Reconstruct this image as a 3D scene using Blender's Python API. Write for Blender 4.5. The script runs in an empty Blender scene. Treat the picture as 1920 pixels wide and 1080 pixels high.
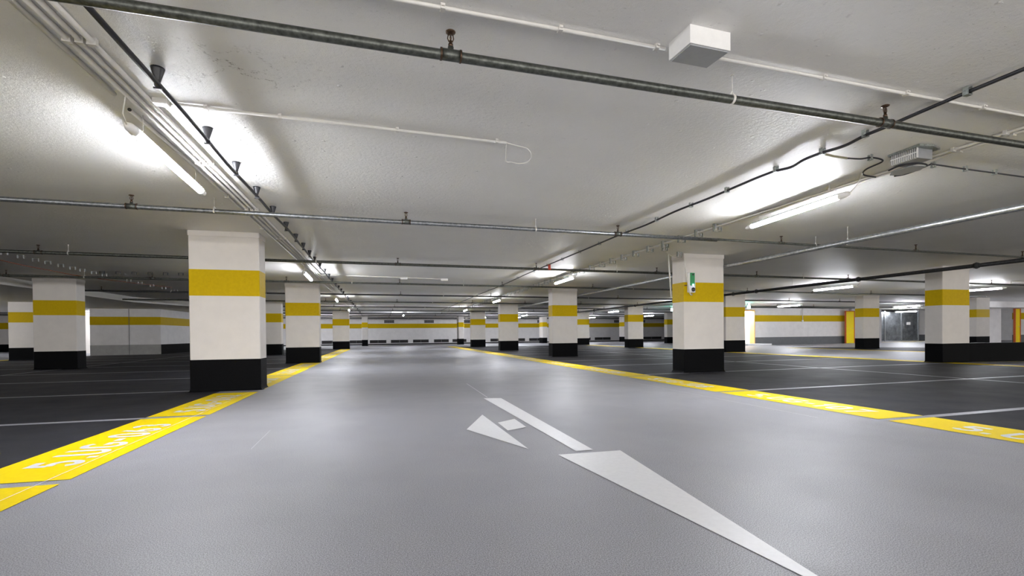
import bpy, bmesh, math, random
from mathutils import Vector, Matrix
random.seed(7)
R = math.radians
SC = bpy.context.scene
COL = SC.collection

# ------------------------------------------------------------------ camera
cam_d = bpy.data.cameras.new('camera'); cam = bpy.data.objects.new('camera', cam_d); COL.objects.link(cam)
cam_d.sensor_width = 36; cam_d.sensor_fit = 'HORIZONTAL'
cam_d.lens = 893.97 / 1920 * 36
cam_d.shift_x = 0.0; cam_d.shift_y = (635.458 - 540) / 1920
cam_d.clip_start = .05; cam_d.clip_end = 300
_y, _p, _r = .26961, -.0100814, -.0096017
_f = Vector((math.sin(_y)*math.cos(_p), math.cos(_y)*math.cos(_p), math.sin(_p)))
_r0 = Vector((math.cos(_y), -math.sin(_y), 0)); _u0 = _r0.cross(_f)
_r1 = _r0*math.cos(_r) + _u0*math.sin(_r); _u1 = -_r0*math.sin(_r) + _u0*math.cos(_r)
M = Matrix((( _r1.x, _u1.x, -_f.x, 0), (_r1.y, _u1.y, -_f.y, 0), (_r1.z, _u1.z, -_f.z, .9), (0, 0, 0, 1)))
cam.matrix_world = M
SC.camera = cam
# ------------------------------------------------------------------ world, exposure
w = bpy.data.worlds.new('world'); SC.world = w; w.use_nodes = True
w.node_tree.nodes['Background'].inputs[0].default_value = (1, .965, .93, 1)
w.node_tree.nodes['Background'].inputs[1].default_value = .85
SC.view_settings.view_transform = 'Standard'; SC.view_settings.look = 'None'
SC.view_settings.gamma = 1; SC.view_settings.use_curve_mapping = False
SC.view_settings.exposure = 2.65
TUBE = 44.0     # radiance of a fluorescent tube
SC.cycles.max_bounces = 8; SC.cycles.diffuse_bounces = 6; SC.cycles.glossy_bounces = 3
SC.cycles.sample_clamp_indirect = 6
SC.cycles.caustics_reflective = False; SC.cycles.caustics_refractive = False

H = 2.65
KB, BB, BT = .526, 1.579, 2.0125     # black base top, yellow band bottom and top

# ------------------------------------------------------------------ materials
def new_mat(name):
    m = bpy.data.materials.new(name); m.use_nodes = True
    nt = m.node_tree; b = nt.nodes['Principled BSDF']
    return m, nt, b
def N(nt, t, **k):
    n = nt.nodes.new(t)
    for a, v in k.items(): setattr(n, a, v)
    return n
def pos(nt):
    return N(nt, 'ShaderNodeNewGeometry').outputs['Position']
def noise(nt, scale, detail=3, rough=.5, vec=None):
    n = N(nt, 'ShaderNodeTexNoise'); n.inputs['Scale'].default_value = scale
    n.inputs['Detail'].default_value = detail; n.inputs['Roughness'].default_value = rough
    nt.links.new(vec or pos(nt), n.inputs['Vector']); return n.outputs['Fac']
def ramp(nt, fac, stops):
    r = N(nt, 'ShaderNodeValToRGB'); e = r.color_ramp.elements
    while len(e) < len(stops): e.new(.5)
    for i, (p, c) in enumerate(stops):
        e[i].position = p; e[i].color = (c[0], c[1], c[2], 1) if not isinstance(c, (int, float)) else (c, c, c, 1)
    nt.links.new(fac, r.inputs[0]); return r.outputs[0]
def mix(nt, a, b, f, mode='MIX'):
    m = N(nt, 'ShaderNodeMix', data_type='RGBA', blend_type=mode)
    for s, v in ((m.inputs[0], f), (m.inputs[6], a), (m.inputs[7], b)):
        if hasattr(v, 'links') or hasattr(v, 'is_output'): nt.links.new(v, s)
        else: s.default_value = v if isinstance(v, (int, float)) else (v[0], v[1], v[2], 1)
    return m.outputs[2]
def math_(nt, op, a, b=None, c=None):
    m = N(nt, 'ShaderNodeMath', operation=op)
    for i, v in enumerate((a, b, c)):
        if v is None: continue
        if isinstance(v, (int, float)): m.inputs[i].default_value = v
        else: nt.links.new(v, m.inputs[i])
    return m.outputs[0]
def bump(nt, b, h, strength=.3, dist=.01):
    n = N(nt, 'ShaderNodeBump'); n.inputs['Strength'].default_value = strength; n.inputs['Distance'].default_value = dist
    nt.links.new(h, n.inputs['Height']); nt.links.new(n.outputs[0], b.inputs['Normal'])
def flat(name, c, rough=.6, metal=0., var=.08, scale=12, bmp=0., bscale=60, spec=.5):
    m, nt, b = new_mat(name)
    f = noise(nt, scale, 4, .6)
    lo = [x*(1-var) for x in c]; hi = [min(1, x*(1+var)) for x in c]
    nt.links.new(ramp(nt, f, [(.3, lo), (.7, hi)]), b.inputs['Base Color'])
    b.inputs['Roughness'].default_value = rough; b.inputs['Metallic'].default_value = metal
    b.inputs['Specular IOR Level'].default_value = spec
    if bmp: bump(nt, b, noise(nt, bscale, 4, .6), bmp, .006)
    return m
def glow(name, c, s):
    m, nt, b = new_mat(name)
    b.inputs['Base Color'].default_value = (.8, .8, .8, 1)
    b.inputs['Emission Color'].default_value = (*c, 1); b.inputs['Emission Strength'].default_value = s
    return m

def make_ceiling_mat():
    m, nt, b = new_mat('painted_concrete_ceiling')
    P = pos(nt)
    sep = N(nt, 'ShaderNodeSeparateXYZ'); nt.links.new(P, sep.inputs[0])
    X, Y, Z = sep.outputs
    base = ramp(nt, noise(nt, .8, 5, .6), [(.3, (.76, .75, .725)), (.7, (.82, .81, .79))])
    col = base
    # thin board seams running with the lane
    wob = math_(nt, 'MULTIPLY', math_(nt, 'SUBTRACT', noise(nt, 6, 3, .6), .5), .02)
    seam = None
    for x0, ylo, yhi in ((2.36, 2.3, 7), (3.30, 2.3, 3.4), (2.80, 2.2, 3.8), (4.6, 1.4, 2.8), (-.35, 6.6, 10)):
        d = math_(nt, 'ABSOLUTE', math_(nt, 'SUBTRACT', math_(nt, 'ADD', X, wob), x0))
        s = math_(nt, 'LESS_THAN', d, .0022)
        s = math_(nt, 'MULTIPLY', s, math_(nt, 'GREATER_THAN', Y, ylo)); s = math_(nt, 'MULTIPLY', s, math_(nt, 'LESS_THAN', Y, yhi))
        seam = s if seam is None else math_(nt, 'MAXIMUM', seam, s)
    br = math_(nt, 'GREATER_THAN', noise(nt, 5, 2), .47)
    seam = math_(nt, 'MULTIPLY', seam, br)
    col = mix(nt, col, (.86, .84, .80), math_(nt, 'MULTIPLY', seam, .8))
    # dirty crack stains near the black conduit
    d1 = N(nt, 'ShaderNodeVectorMath', operation='DISTANCE'); cmb = N(nt, 'ShaderNodeCombineXYZ')
    nt.links.new(math_(nt, 'MULTIPLY', X, .8), cmb.inputs[0]); nt.links.new(math_(nt, 'MULTIPLY', Y, 1.7), cmb.inputs[1])
    nt.links.new(cmb.outputs[0], d1.inputs[0]); d1.inputs[1].default_value = (-.75, 5.95, 0)
    reg = ramp(nt, d1.outputs['Value'], [(.12, 1), (.62, 0)])
    warped = N(nt, 'ShaderNodeVectorMath', operation='ADD'); nz = N(nt, 'ShaderNodeTexNoise'); nz.inputs['Scale'].default_value = 5; nz.inputs['Detail'].default_value = 4
    nt.links.new(P, nz.inputs['Vector']); sc = N(nt, 'ShaderNodeVectorMath', operation='SCALE'); sc.inputs['Scale'].default_value = .5
    nt.links.new(nz.outputs['Color'], sc.inputs[0]); nt.links.new(P, warped.inputs[0]); nt.links.new(sc.outputs[0], warped.inputs[1])
    ring = N(nt, 'ShaderNodeTexVoronoi', feature='DISTANCE_TO_EDGE'); ring.inputs['Scale'].default_value = 2.6
    nt.links.new(warped.outputs[0], ring.inputs['Vector'])
    edge = ramp(nt, ring.outputs['Distance'], [(.0, 1), (.06, 0)])
    spk = ramp(nt, noise(nt, 70, 4, .7), [(.52, 0), (.60, 1)])
    st = math_(nt, 'MULTIPLY', math_(nt, 'MULTIPLY', edge, spk), reg)
    col = mix(nt, col, (.10, .08, .05), math_(nt, 'MULTIPLY', st, .9))
    # pitting and paint drips
    vor = N(nt, 'ShaderNodeTexVoronoi', feature='F1'); vor.inputs['Scale'].default_value = 5.5; nt.links.new(P, vor.inputs['Vector'])
    pit = ramp(nt, vor.outputs['Distance'], [(.03, 1), (.10, 0)])
    pit = math_(nt, 'MULTIPLY', pit, math_(nt, 'GREATER_THAN', noise(nt, 40, 2, .5), .45))
    vm = N(nt, 'ShaderNodeMapping'); vm.inputs['Scale'].default_value = (3.2, 8.0, 3.2); vm.inputs['Rotation'].default_value = (0, 0, .5); nt.links.new(P, vm.inputs['Vector'])
    vr2 = N(nt, 'ShaderNodeTexVoronoi', feature='F1'); nt.links.new(vm.outputs[0], vr2.inputs['Vector'])
    scrape = math_(nt, 'MULTIPLY', ramp(nt, vr2.outputs['Distance'], [(.04, 1), (.16, 0)]), ramp(nt, noise(nt, 90, 3, .7), [(.5, 0), (.56, 1)]))
    pit = math_(nt, 'MAXIMUM', pit, math_(nt, 'MULTIPLY', scrape, .8))
    nt.links.new(col, b.inputs['Base Color'])
    h = math_(nt, 'ADD', math_(nt, 'MULTIPLY', noise(nt, 28, 6, .65), .6), math_(nt, 'MULTIPLY', noise(nt, 150, 4, .6), .22))
    h = math_(nt, 'ADD', h, math_(nt, 'MULTIPLY', pit, .9)); h = math_(nt, 'ADD', h, math_(nt, 'MULTIPLY', seam, .6))
    bump(nt, b, h, .8, .016)
    b.inputs['Roughness'].default_value = .55
    return m
def make_floor_mat(name, c, var, rough, fs, spec=.5, patch=.06):
    m, nt, b = new_mat(name)
    sp = noise(nt, fs, 2, .7); lo = [x*(1-var) for x in c]; hi = [x*(1+var) for x in c]
    a = ramp(nt, sp, [(.35, lo), (.65, hi)])
    pt = ramp(nt, noise(nt, .9, 5, .6), [(.3, 1-patch), (.7, 1+patch)])
    cc = mix(nt, a, pt, 1.0, 'MULTIPLY')
    vor = N(nt, 'ShaderNodeTexVoronoi'); vor.inputs['Scale'].default_value = 2.3; nt.links.new(pos(nt), vor.inputs['Vector'])
    dot = math_(nt, 'LESS_THAN', vor.outputs['Distance'], .012)
    cc = mix(nt, cc, (c[0]*.35, c[1]*.35, c[2]*.35), dot)
    nt.links.new(cc, b.inputs['Base Color'])
    rr = ramp(nt, noise(nt, 1.5, 4, .6), [(.3, rough-.04), (.7, rough+.06)]); nt.links.new(rr, b.inputs['Roughness'])
    b.inputs['Specular IOR Level'].default_value = spec
    bump(nt, b, noise(nt, fs*.9, 3, .6), .25, .003)
    return m
M_ceil = make_ceiling_mat()
M_lane = make_floor_mat('grey_lane_coating', (.27, .27, .29), .55, .48, 200, .5)
M_dark = make_floor_mat('dark_bay_asphalt', (.023, .023, .028), .4, .62, 240, .22, .18)
M_white = flat('white_wall_paint', (.76, .74, .735), .55, var=.05, scale=3, bmp=.25, bscale=45)
M_colw = flat('column_white_paint', (.68, .645, .61), .6, spec=.3, var=.035, scale=4, bmp=.22, bscale=50)
M_band = flat('mustard_band_paint', (.56, .385, .001), .55, var=.06, scale=20, bmp=.25, bscale=60, spec=.1)
M_black = flat('black_base_coating', (.0032, .0034, .004), .6, var=.5, scale=160, bmp=.4, bscale=160, spec=.05)
M_ybay = flat('yellow_floor_paint', (.80, .595, .0012), .5, var=.05, scale=30, bmp=.15, bscale=200, spec=.12)
M_mark = flat('white_floor_paint', (.70, .70, .71), .4, var=.04, scale=30, bmp=.15, bscale=200)
M_line = flat('grey_line_paint', (.30, .30, .33), .4, var=.12, scale=40, bmp=.15, bscale=200)
M_chalk = flat('chalk_white', (.78, .78, .8), .8, var=.2, scale=60)
M_galv = flat('galvanized_steel', (.085, .09, .08), .42, .7, var=.5, scale=35)
M_galvl = flat('bright_galvanized_steel', (.52, .54, .56), .3, .85, var=.3, scale=25)
M_galvm = flat('mid_galvanized_steel', (.22, .23, .24), .36, .8, var=.4, scale=30)
M_darkp = flat('dark_pipe_steel', (.05, .052, .055), .42, .4, var=.3, scale=25)
M_brass = flat('tarnished_brass', (.075, .045, .028), .4, .7, var=.4, scale=60)
M_cable = flat('black_cable_rubber', (.012, .012, .016), .38, var=.3, scale=40)
M_cond = flat('white_conduit_plastic', (.66, .64, .60), .42, var=.04, scale=20)
M_plast = flat('white_plastic', (.75, .74, .72), .35, var=.03, scale=20)
M_gplas = flat('grey_plastic', (.33, .34, .35), .4, var=.05, scale=20)
M_tray = flat('zinc_bracket', (.36, .39, .37), .38, .7, var=.35, scale=60)
M_green = flat('green_display_plastic', (.004, .25, .07), .3, var=.05)
M_ydoor = flat('yellow_door_paint', (.95, .74, .01), .4, var=.03)
M_ored = flat('orange_red_frame', (.60, .12, .03), .45, var=.08)
M_orange = flat('orange_cable_sheath', (.35, .10, .05), .5, var=.1)
M_red = flat('red_tag_plastic', (.55, .05, .015), .4, var=.05)
M_gskirt = flat('grey_skirt_paint', (.13, .135, .14), .5, var=.08, scale=5)
M_bskirt = flat('beige_grey_skirt_paint', (.34, .335, .32), .5, var=.08, scale=5)
M_gate = flat('dull_metal_gate', (.15, .16, .17), .42, .55, var=.45, scale=3.2)
M_blackm = flat('black_plastic', (.01, .01, .012), .3, var=.1)
M_vent = flat('dark_vent_void', (.02, .018, .018), .8, var=.5, scale=30)
M_grille = flat('grey_vent_grille', (.22, .22, .23), .5, .2, var=.1)
M_tube = glow('fluorescent_tube_glow', (.91, .935, 1.0), TUBE)
M_led = glow('blue_white_led', (.45, .6, 1.0), 9)
M_teal = glow('green_exit_light_glow', (.3, 1.0, .85), 9)
M_cream = flat('cream_door_paint', (.85, .80, .74), .4, var=.02)

# ------------------------------------------------------------------ mesh helpers
def smooth(pts, n=5):
    P = [Vector(p) for p in pts]; P = [P[0]*2-P[1]] + P + [P[-1]*2-P[-2]]; out = []
    for i in range(1, len(P)-2):
        a, b, c, d = P[i-1:i+3]
        for k in range(n):
            t = k/n; out.append(.5*((2*b)+(c-a)*t+(2*a-5*b+4*c-d)*t*t+(3*b-a-3*c+d)*t**3))
    return out + [P[-2]]
class MB:
    def __init__(s): s.b = bmesh.new()
    def box(s, x0, x1, y0, y1, z0, z1, bev=0):
        b = bmesh.new() if bev else s.b
        v = [b.verts.new(p) for p in ((x0,y0,z0),(x1,y0,z0),(x1,y1,z0),(x0,y1,z0),(x0,y0,z1),(x1,y0,z1),(x1,y1,z1),(x0,y1,z1))]
        for f in ((0,3,2,1),(4,5,6,7),(0,1,5,4),(1,2,6,5),(2,3,7,6),(3,0,4,7)): b.faces.new([v[i] for i in f])
        if bev:
            bmesh.ops.bevel(b, geom=b.edges[:], offset=bev, segments=2, affect='EDGES', profile=.5)
            s.merge(b)
        return s
    def merge(s, b):
        me = bpy.data.meshes.new('tmp'); b.to_mesh(me); b.free(); s.b.from_mesh(me); bpy.data.meshes.remove(me)
    def prism(s, pts, z0, z1):
        lo = [s.b.verts.new((p[0], p[1], z0)) for p in pts]; hi = [s.b.verts.new((p[0], p[1], z1)) for p in pts]
        n = len(pts)
        s.b.faces.new(hi); s.b.faces.new(lo[::-1])
        for i in range(n): s.b.faces.new([lo[i], lo[(i+1)%n], hi[(i+1)%n], hi[i]])
        return s
    def tube(s, pts, r, n=10, cap=True):
        pts = [Vector(p) for p in pts]; rs = r if isinstance(r, (list, tuple)) else [r]*len(pts)
        rings = []; up = None
        for i, p in enumerate(pts):
            a = pts[i+1]-p if i < len(pts)-1 else p-pts[i-1]
            if 0 < i < len(pts)-1: a = (pts[i+1]-p).normalized() + (p-pts[i-1]).normalized()
            a.normalize()
            if up is None: up = Vector((0,0,1)) if abs(a.z) < .9 else Vector((1,0,0))
            sx = a.cross(up)
            if sx.length < 1e-4: sx = a.cross(Vector((1,0,0)))
            sx.normalize(); sy = sx.cross(a).normalized(); up = sy
            rings.append([s.b.verts.new(p + (sx*math.cos(2*math.pi*k/n) + sy*math.sin(2*math.pi*k/n))*rs[i]) for k in range(n)])
        for i in range(len(rings)-1):
            for k in range(n):
                f = s.b.faces.new([rings[i][k], rings[i][(k+1)%n], rings[i+1][(k+1)%n], rings[i+1][k]]); f.smooth = True
        if cap and rs[0] > 1e-5: s.b.faces.new(rings[0][::-1]); s.b.faces.new(rings[-1])
        return s
    def lathe(s, c, prof, n=16, axis='z'):
        """prof: list of (r, t) along axis from centre c"""
        rings = []
        for r, t in prof:
            ring = []
            for k in range(n):
                a = 2*math.pi*k/n; u, v = r*math.cos(a), r*math.sin(a)
                p = {'z': (u, v, t), 'y': (u, t, v), 'x': (t, u, v)}[axis]
                ring.append(s.b.verts.new((c[0]+p[0], c[1]+p[1], c[2]+p[2])))
            rings.append(ring)
        for i in range(len(rings)-1):
            for k in range(n):
                f = s.b.faces.new([rings[i][k], rings[i][(k+1)%n], rings[i+1][(k+1)%n], rings[i+1][k]]); f.smooth = True
        s.b.faces.new(rings[0][::-1]); s.b.faces.new(rings[-1])
        return s
    def build(s, name, mat, parent=None, loc=None):
        bmesh.ops.recalc_face_normals(s.b, faces=s.b.faces[:])
        me = bpy.data.meshes.new(name); s.b.to_mesh(me); s.b.free()
        for m in (mat if isinstance(mat, list) else [mat]): me.materials.append(m)
        o = bpy.data.objects.new(name, me); COL.objects.link(o)
        if parent: o.parent = parent
        if loc: o.location = loc
        return o
def tag(o, label=None, cat=None, group=None, kind=None):
    if label: o['label'] = label
    if cat: o['category'] = cat
    if group: o['group'] = group
    if kind: o['kind'] = kind
    return o
def empty(name, loc, label, cat, group=None, rz=0):
    o = bpy.data.objects.new(name, None); COL.objects.link(o); o.location = loc; o.rotation_euler.z = rz
    o.empty_display_size = .1
    return tag(o, label, cat, group)
def struct(name, mb, mat, label=None):
    o = mb.build(name, mat); o['kind'] = 'structure'
    if label: o['label'] = label
    return o
def copy_tree(o, parent=None):
    c = o.copy(); COL.objects.link(c)
    if parent: c.parent = parent
    for ch in [x for x in bpy.data.objects if x.parent == o]: copy_tree(ch, c)
    return c

# ------------------------------------------------------------------ structure
XL, XR, YB = -34., 50., -6.
def quad(pts, z=0):
    m = MB(); m.b.faces.new([m.b.verts.new((p[0], p[1], z)) for p in pts]); return m
def far_y(x): return 47.4 + .05*x
# floor: lanes light grey, bays dark; painted as separate faces of one slab
def build_floor():
    m = MB(); b = m.b
    dark = [((-14.97,YB),(-2.55,YB),(-2.55,35.0),(-11.5,35.0),(-11.5,29.6),(-14.97,29.2)),
            ((5.48,YB),(14.9,YB),(15.0,16),(15.35,33.9),(5.48,35.0)),
            ((22.0,YB),(29.4,YB),(29.4,16),(23.6,21.4),(21.9,21.4)),
            ((-34,YB),(-22.,YB),(-22.,35),(-34,35))]
    m.box(XL, XR, YB, 52, -.3, 0)
    for f in b.faces: f.material_index = 0
    for poly in dark:
        f = b.faces.new([b.verts.new((p[0], p[1], .0015)) for p in poly]); f.material_index = 1
    return struct('floor', m, [M_lane, M_dark], 'grey coated driving lanes with dark asphalt parking bays')
build_floor()
m = MB(); m.box(XL, XR, YB, 52, H, H+.3); struct('ceiling', m, M_ceil, 'white painted rough concrete slab soffit')

def banded_wall(name, p0, p1, th, z1, skirt=None, z0=0, band=True, label=None, mat=None):
    """wall from p0 to p1 (front face), thickness th to the left of direction p0->p1"""
    p0, p1 = Vector(p0), Vector(p1); d = (p1-p0).normalized(); n = Vector((-d.y, d.x))
    def slab(za, zb, off, mt, nm, par=None):
        a, b_ = p0-n*off-d*off, p1-n*off+d*off
        mm = MB(); mm.prism([a, b_, b_+n*th, a+n*th], za, zb); return mm.build(nm, mt, par)
    o = slab(z0, z1, 0, mat or M_white, name); o['kind'] = 'structure'
    if label: o['label'] = label
    if band: slab(BB, BT, .003, M_band, 'yellow_band', o)
    if skirt: slab(z0, KB, .006, skirt, 'skirt', o)
    return o
banded_wall('wall_far', (XL, far_y(XL)), (27.0+22, far_y(49)), .3, H, None, label='long white wall at the far end with a yellow stripe')
m = MB(); m.prism([(XL, far_y(XL)-.09), (49, far_y(49)-.09), (49, far_y(49)-.006), (XL, far_y(XL)-.006)], 0, .09); struct('baseboard_far', m, M_black)
m = MB(); m.box(XL-.3, XL, YB, 50, 0, H); struct('wall_left', m, M_white)
m = MB(); m.box(XR, XR+.3, YB, 52, 0, H); struct('wall_right', m, M_white)
#m = MB(); m.box(XL, XR, YB-.3, YB, 0, H); struct('wall_back', m, M_white)
# core block on the left, front face pale with grey skirt, flank with black skirt
banded_wall('wall_core_front', (-14.45, 29.55), (-11.45, 29.95), .3, 2.46, M_bskirt, label='pale core wall with bright yellow stripe and beige skirt')
banded_wall('wall_core_side', (-11.45, 29.96), (-11.35, 35.5), .3, 2.46, M_black, label='flank of the core wall with black skirt')
m = MB(); m.box(-12.83, -12.81, 29.75, 29.80, .0, 2.46); struct('trim_1', m, M_gskirt)
# lit passage left of the core
m = MB(); m.box(-19.5, -14.2, 34.0, 34.2, 0, 2.46); struct('wall_passage', m, M_cream)
# lower slab beyond the left bays: a drop beam face that bends
m = MB(); m.prism([(XL, 6), (-10.2, 6), (-10.2, 24.0), (-9.1, 26.8), (-7.2, 29.3), (-5.9, 31.2), (-5.9, 34), (XL, 34)], 2.43, H-.001)
struct('trim_2', m, M_ceil, 'white drop beam and lowered soffit beyond the left bays')
# right back wall with yellow stripe
banded_wall('wall_right_front', (24.15, 26.45), (32.7, 26.77), .3, 2.5, M_gskirt, label='white wall with yellow stripe and grey skirt between two doors')
m = MB(); m.box(23.0, 24.9, 25.75, 26.42, 0, .12); struct('trim_3', m, M_mark)
m = MB(); m.prism([(22.9, 26.42), (24.14, 26.45), (24.14, 26.75), (22.9, 26.72)], 2.36, 2.5); struct('trim_4', m, M_white)
m = MB(); m.prism([(33.0, 26.78), (36.0, 26.9), (36.0, 27.2), (33.0, 27.08)], 0, 2.5); struct('wall_right_return', m, M_white)
banded_wall('wall_gate_side', (43.7, 29.6), (49.9, 29.9), .3, 2.6, M_gskirt, band=False, label='plain wall with grey skirt beside the metal gate')
m = MB(); m.box(38.2, 39.9, 21.95, 22.3, 0, H); m.box(36.2, 38.2, 22.5, 22.8, 0, H); struct('wall_right_panel', m, M_white)
banded_wall('wall_right_near', (41.45, 21.9), (46, 22.1), .3, H, M_gskirt, label='white wall with yellow stripe at the right edge')
m = MB(); m.box(32.8, 49.9, 20.6, 21.6, 2.28, H-.001); struct('trim_5', m, M_white)

# low wall running right from the big column
lw = MB(); lw.prism([(15.868, 9.44), (19.5, 8.85), (19.53, 9.05), (15.87, 9.70)], 0, .526)
o = lw.build('low_wall', M_black); tag(o, 'low black wall running right from the large right-hand column', 'low wall')

# doors
def door(name, p0, p1, z0, z1, leaf, frame, fw=.06, th=.06):
    p0, p1 = Vector(p0), Vector(p1); d = (p1-p0).normalized(); n = Vector((-d.y, d.x))
    mm = MB(); mm.prism([p0, p1, p1+n*th, p0+n*th], z0, z1); o = mm.build(name, leaf); o['kind'] = 'structure'
    fr = MB(); q0, q1 = p0-d*fw, p1+d*fw
    for a, b_, za, zb in ((q0, p0, z0, z1+fw), (p1, q1, z0, z1+fw), (p0, p1, z1, z1+fw)):
        fr.prism([a-n*.02, b_-n*.02, b_+n*(th+.02), a+n*(th+.02)], za, zb)
    fr.build('door_frame', frame, o)
    hd = MB(); c = p1-d*.1-n*.05; hd.tube([(c.x, c.y, z0+1.05), (c.x-d.x*.12, c.y-d.y*.12, z0+1.05)], .012, 8)
    hd.build('door_handle', M_galvl, o)
    return o
# lit vestibule behind an open doorway
m = MB(); m.box(22.6, 24.14, 28.9, 29.0, .12, 2.5); m.box(22.6, 22.7, 26.8, 28.9, .12, 2.5); m.box(24.10, 24.14, 26.8, 28.9, .12, 2.5); struct('wall_vestibule', m, M_cream)
m = MB(); m.box(23.25, 23.33, 26.38, 26.78, .12, 2.36); m.box(24.08, 24.145, 26.38, 26.78, .12, 2.36); m.box(23.33, 24.08, 26.38, 26.78, 2.28, 2.36); struct('door_1', m, flat('pale_orange_frame', (.75, .42, .15), .4), 'open lit doorway with a pale orange frame')
door('door_2', (32.0, 26.40), (32.75, 26.42), .02, 2.28, M_ydoor, M_ored, .05)
door('door_3', (41.02, 21.8), (41.45, 21.8), .02, 2.26, M_ydoor, M_ored, .07)

# metal gate
g = empty('metal_gate', (41.6, 29.5, 0), 'dull grey sheet metal gate with pale posts far right', 'gate')
for a, b_ in ((-2.3, -1.85), (-1.75, -.01), (.09, 1.88)):
    m = MB(); m.box(a, b_, 0, .03, .08, 2.42); m.build('gate_panel', M_gate, g)
for x in (-1.8, .04, 1.93):
    m = MB(); m.box(x-.05, x+.05, -.04, .04, 0, 2.5); m.build('gate_post', M_galvl, g)
m = MB(); m.box(-2.3, 1.93, -.02, .03, .02, .08); m.build('bottom_rail', M_galvl, g)
m = MB(); m.box(.62, 1.04, -.012, -.001, 1.36, 1.58); m.build('notice_sheet', M_plast, g)

# ------------------------------------------------------------------ columns
def make_column(x, y, label, w=1.045, d=.4445, grp='rectangular concrete columns with yellow bands'):
    c = empty('concrete_column', (x+w/2, y+d/2, 0), label, 'column', grp)
    hx, hy = w/2, d/2
    def sec(za, zb, off, mat, nm, ch=.012):
        a, b_ = hx+off, hy+off
        mm = MB(); mm.prism([(-a+ch,-b_),(a-ch,-b_),(a,-b_+ch),(a,b_-ch),(a-ch,b_),(-a+ch,b_),(-a,b_-ch),(-a,-b_+ch)], za, zb)
        return mm.build(nm, mat, c)
    sec(KB, BB, 0, M_colw, 'shaft'); sec(BT, 2.56, 0, M_colw, 'shaft')
    sec(BB, BT, .0015, M_band, 'yellow_band')
    sec(2.56, H-.002, .010, M_colw, 'capital')
    mm = MB(); prof = [(0, .035), (.008, .018), (.03, .006), (.05, .003), (KB, .003)]
    rings = []
    for z, o_ in prof:
        a, b_ = hx+o_, hy+o_; ch = .012
        rings.append([mm.b.verts.new((p[0], p[1], z)) for p in [(-a+ch,-b_),(a-ch,-b_),(a,-b_+ch),(a,b_-ch),(a-ch,b_),(-a+ch,b_),(-a,b_-ch),(-a,-b_+ch)]])
    for i in range(len(rings)-1):
        for k in range(8): mm.b.faces.new([rings[i][k], rings[i][(k+1)%8], rings[i+1][(k+1)%8], rings[i+1][k]])
    mm.b.faces.new(rings[-1]); mm.b.faces.new(rings[0][::-1])
    mm.build('black_base', M_black, c)
    return c
for x, y, l in (
    (-3.00, 8.90, 'nearest and largest column, left of the driving lane'),
    (-3.02, 17.22, 'second column on the left edge of the lane, behind the nearest one'),
    (-5.66, 25.30, 'column half hidden between the first two left lane columns'),
    (-3.04, 33.70, 'small far column where the left yellow strip ends'),
    (-9.654, 16.95, 'wide column among the dark bays on the left, with lit right flank'),
    (-14.85, 24.60, 'column at the far left peeping out behind the wide bay column'),
    (-25.40, 41.0, 'pale column cut by the left edge of the picture'),
    (6.492, 9.163, 'near right lane column carrying the green parking sensor'),
    (6.464, 17.46, 'second column along the right lane edge'),
    (6.391, 25.56, 'third column along the right lane edge'),
    (6.35, 34.0, 'fourth and farthest column along the right lane edge'),
    (14.823, 9.43, 'large column at the right from which the low black wall runs'),
    (14.85, 17.95, 'column partly hidden directly behind the sensor column'),
    (14.55, 26.1, 'warm lit column in the distance between second column and sensor column'),
    (14.85, 34.6, 'far column showing just right of the second right lane column'),
    (23.00, 18.07, 'column beside the bright yellow door on the right'),
    (23.35, 35.3, 'distant column half hidden left of the sensor column'),
    (31.40, 18.35, 'column behind the low black wall at the right'),
    ):
    make_column(x, y, l)
for x, y, l in (
    (-1.50, 42.6, 'narrow pillar by the far wall, near the left yellow strip end'),
    (6.87, 43.0, 'narrow pillar by the far wall, left of the fourth right lane column'),
    (15.05, 43.4, 'narrow pillar by the far wall, left of the second right lane column'),
    (24.0, 43.9, 'narrow pillar by the far wall holding thin hanging pipes'),
    ):
    make_column(x, y, l, .47, 1.0, 'narrow pillars near the far wall')

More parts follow.
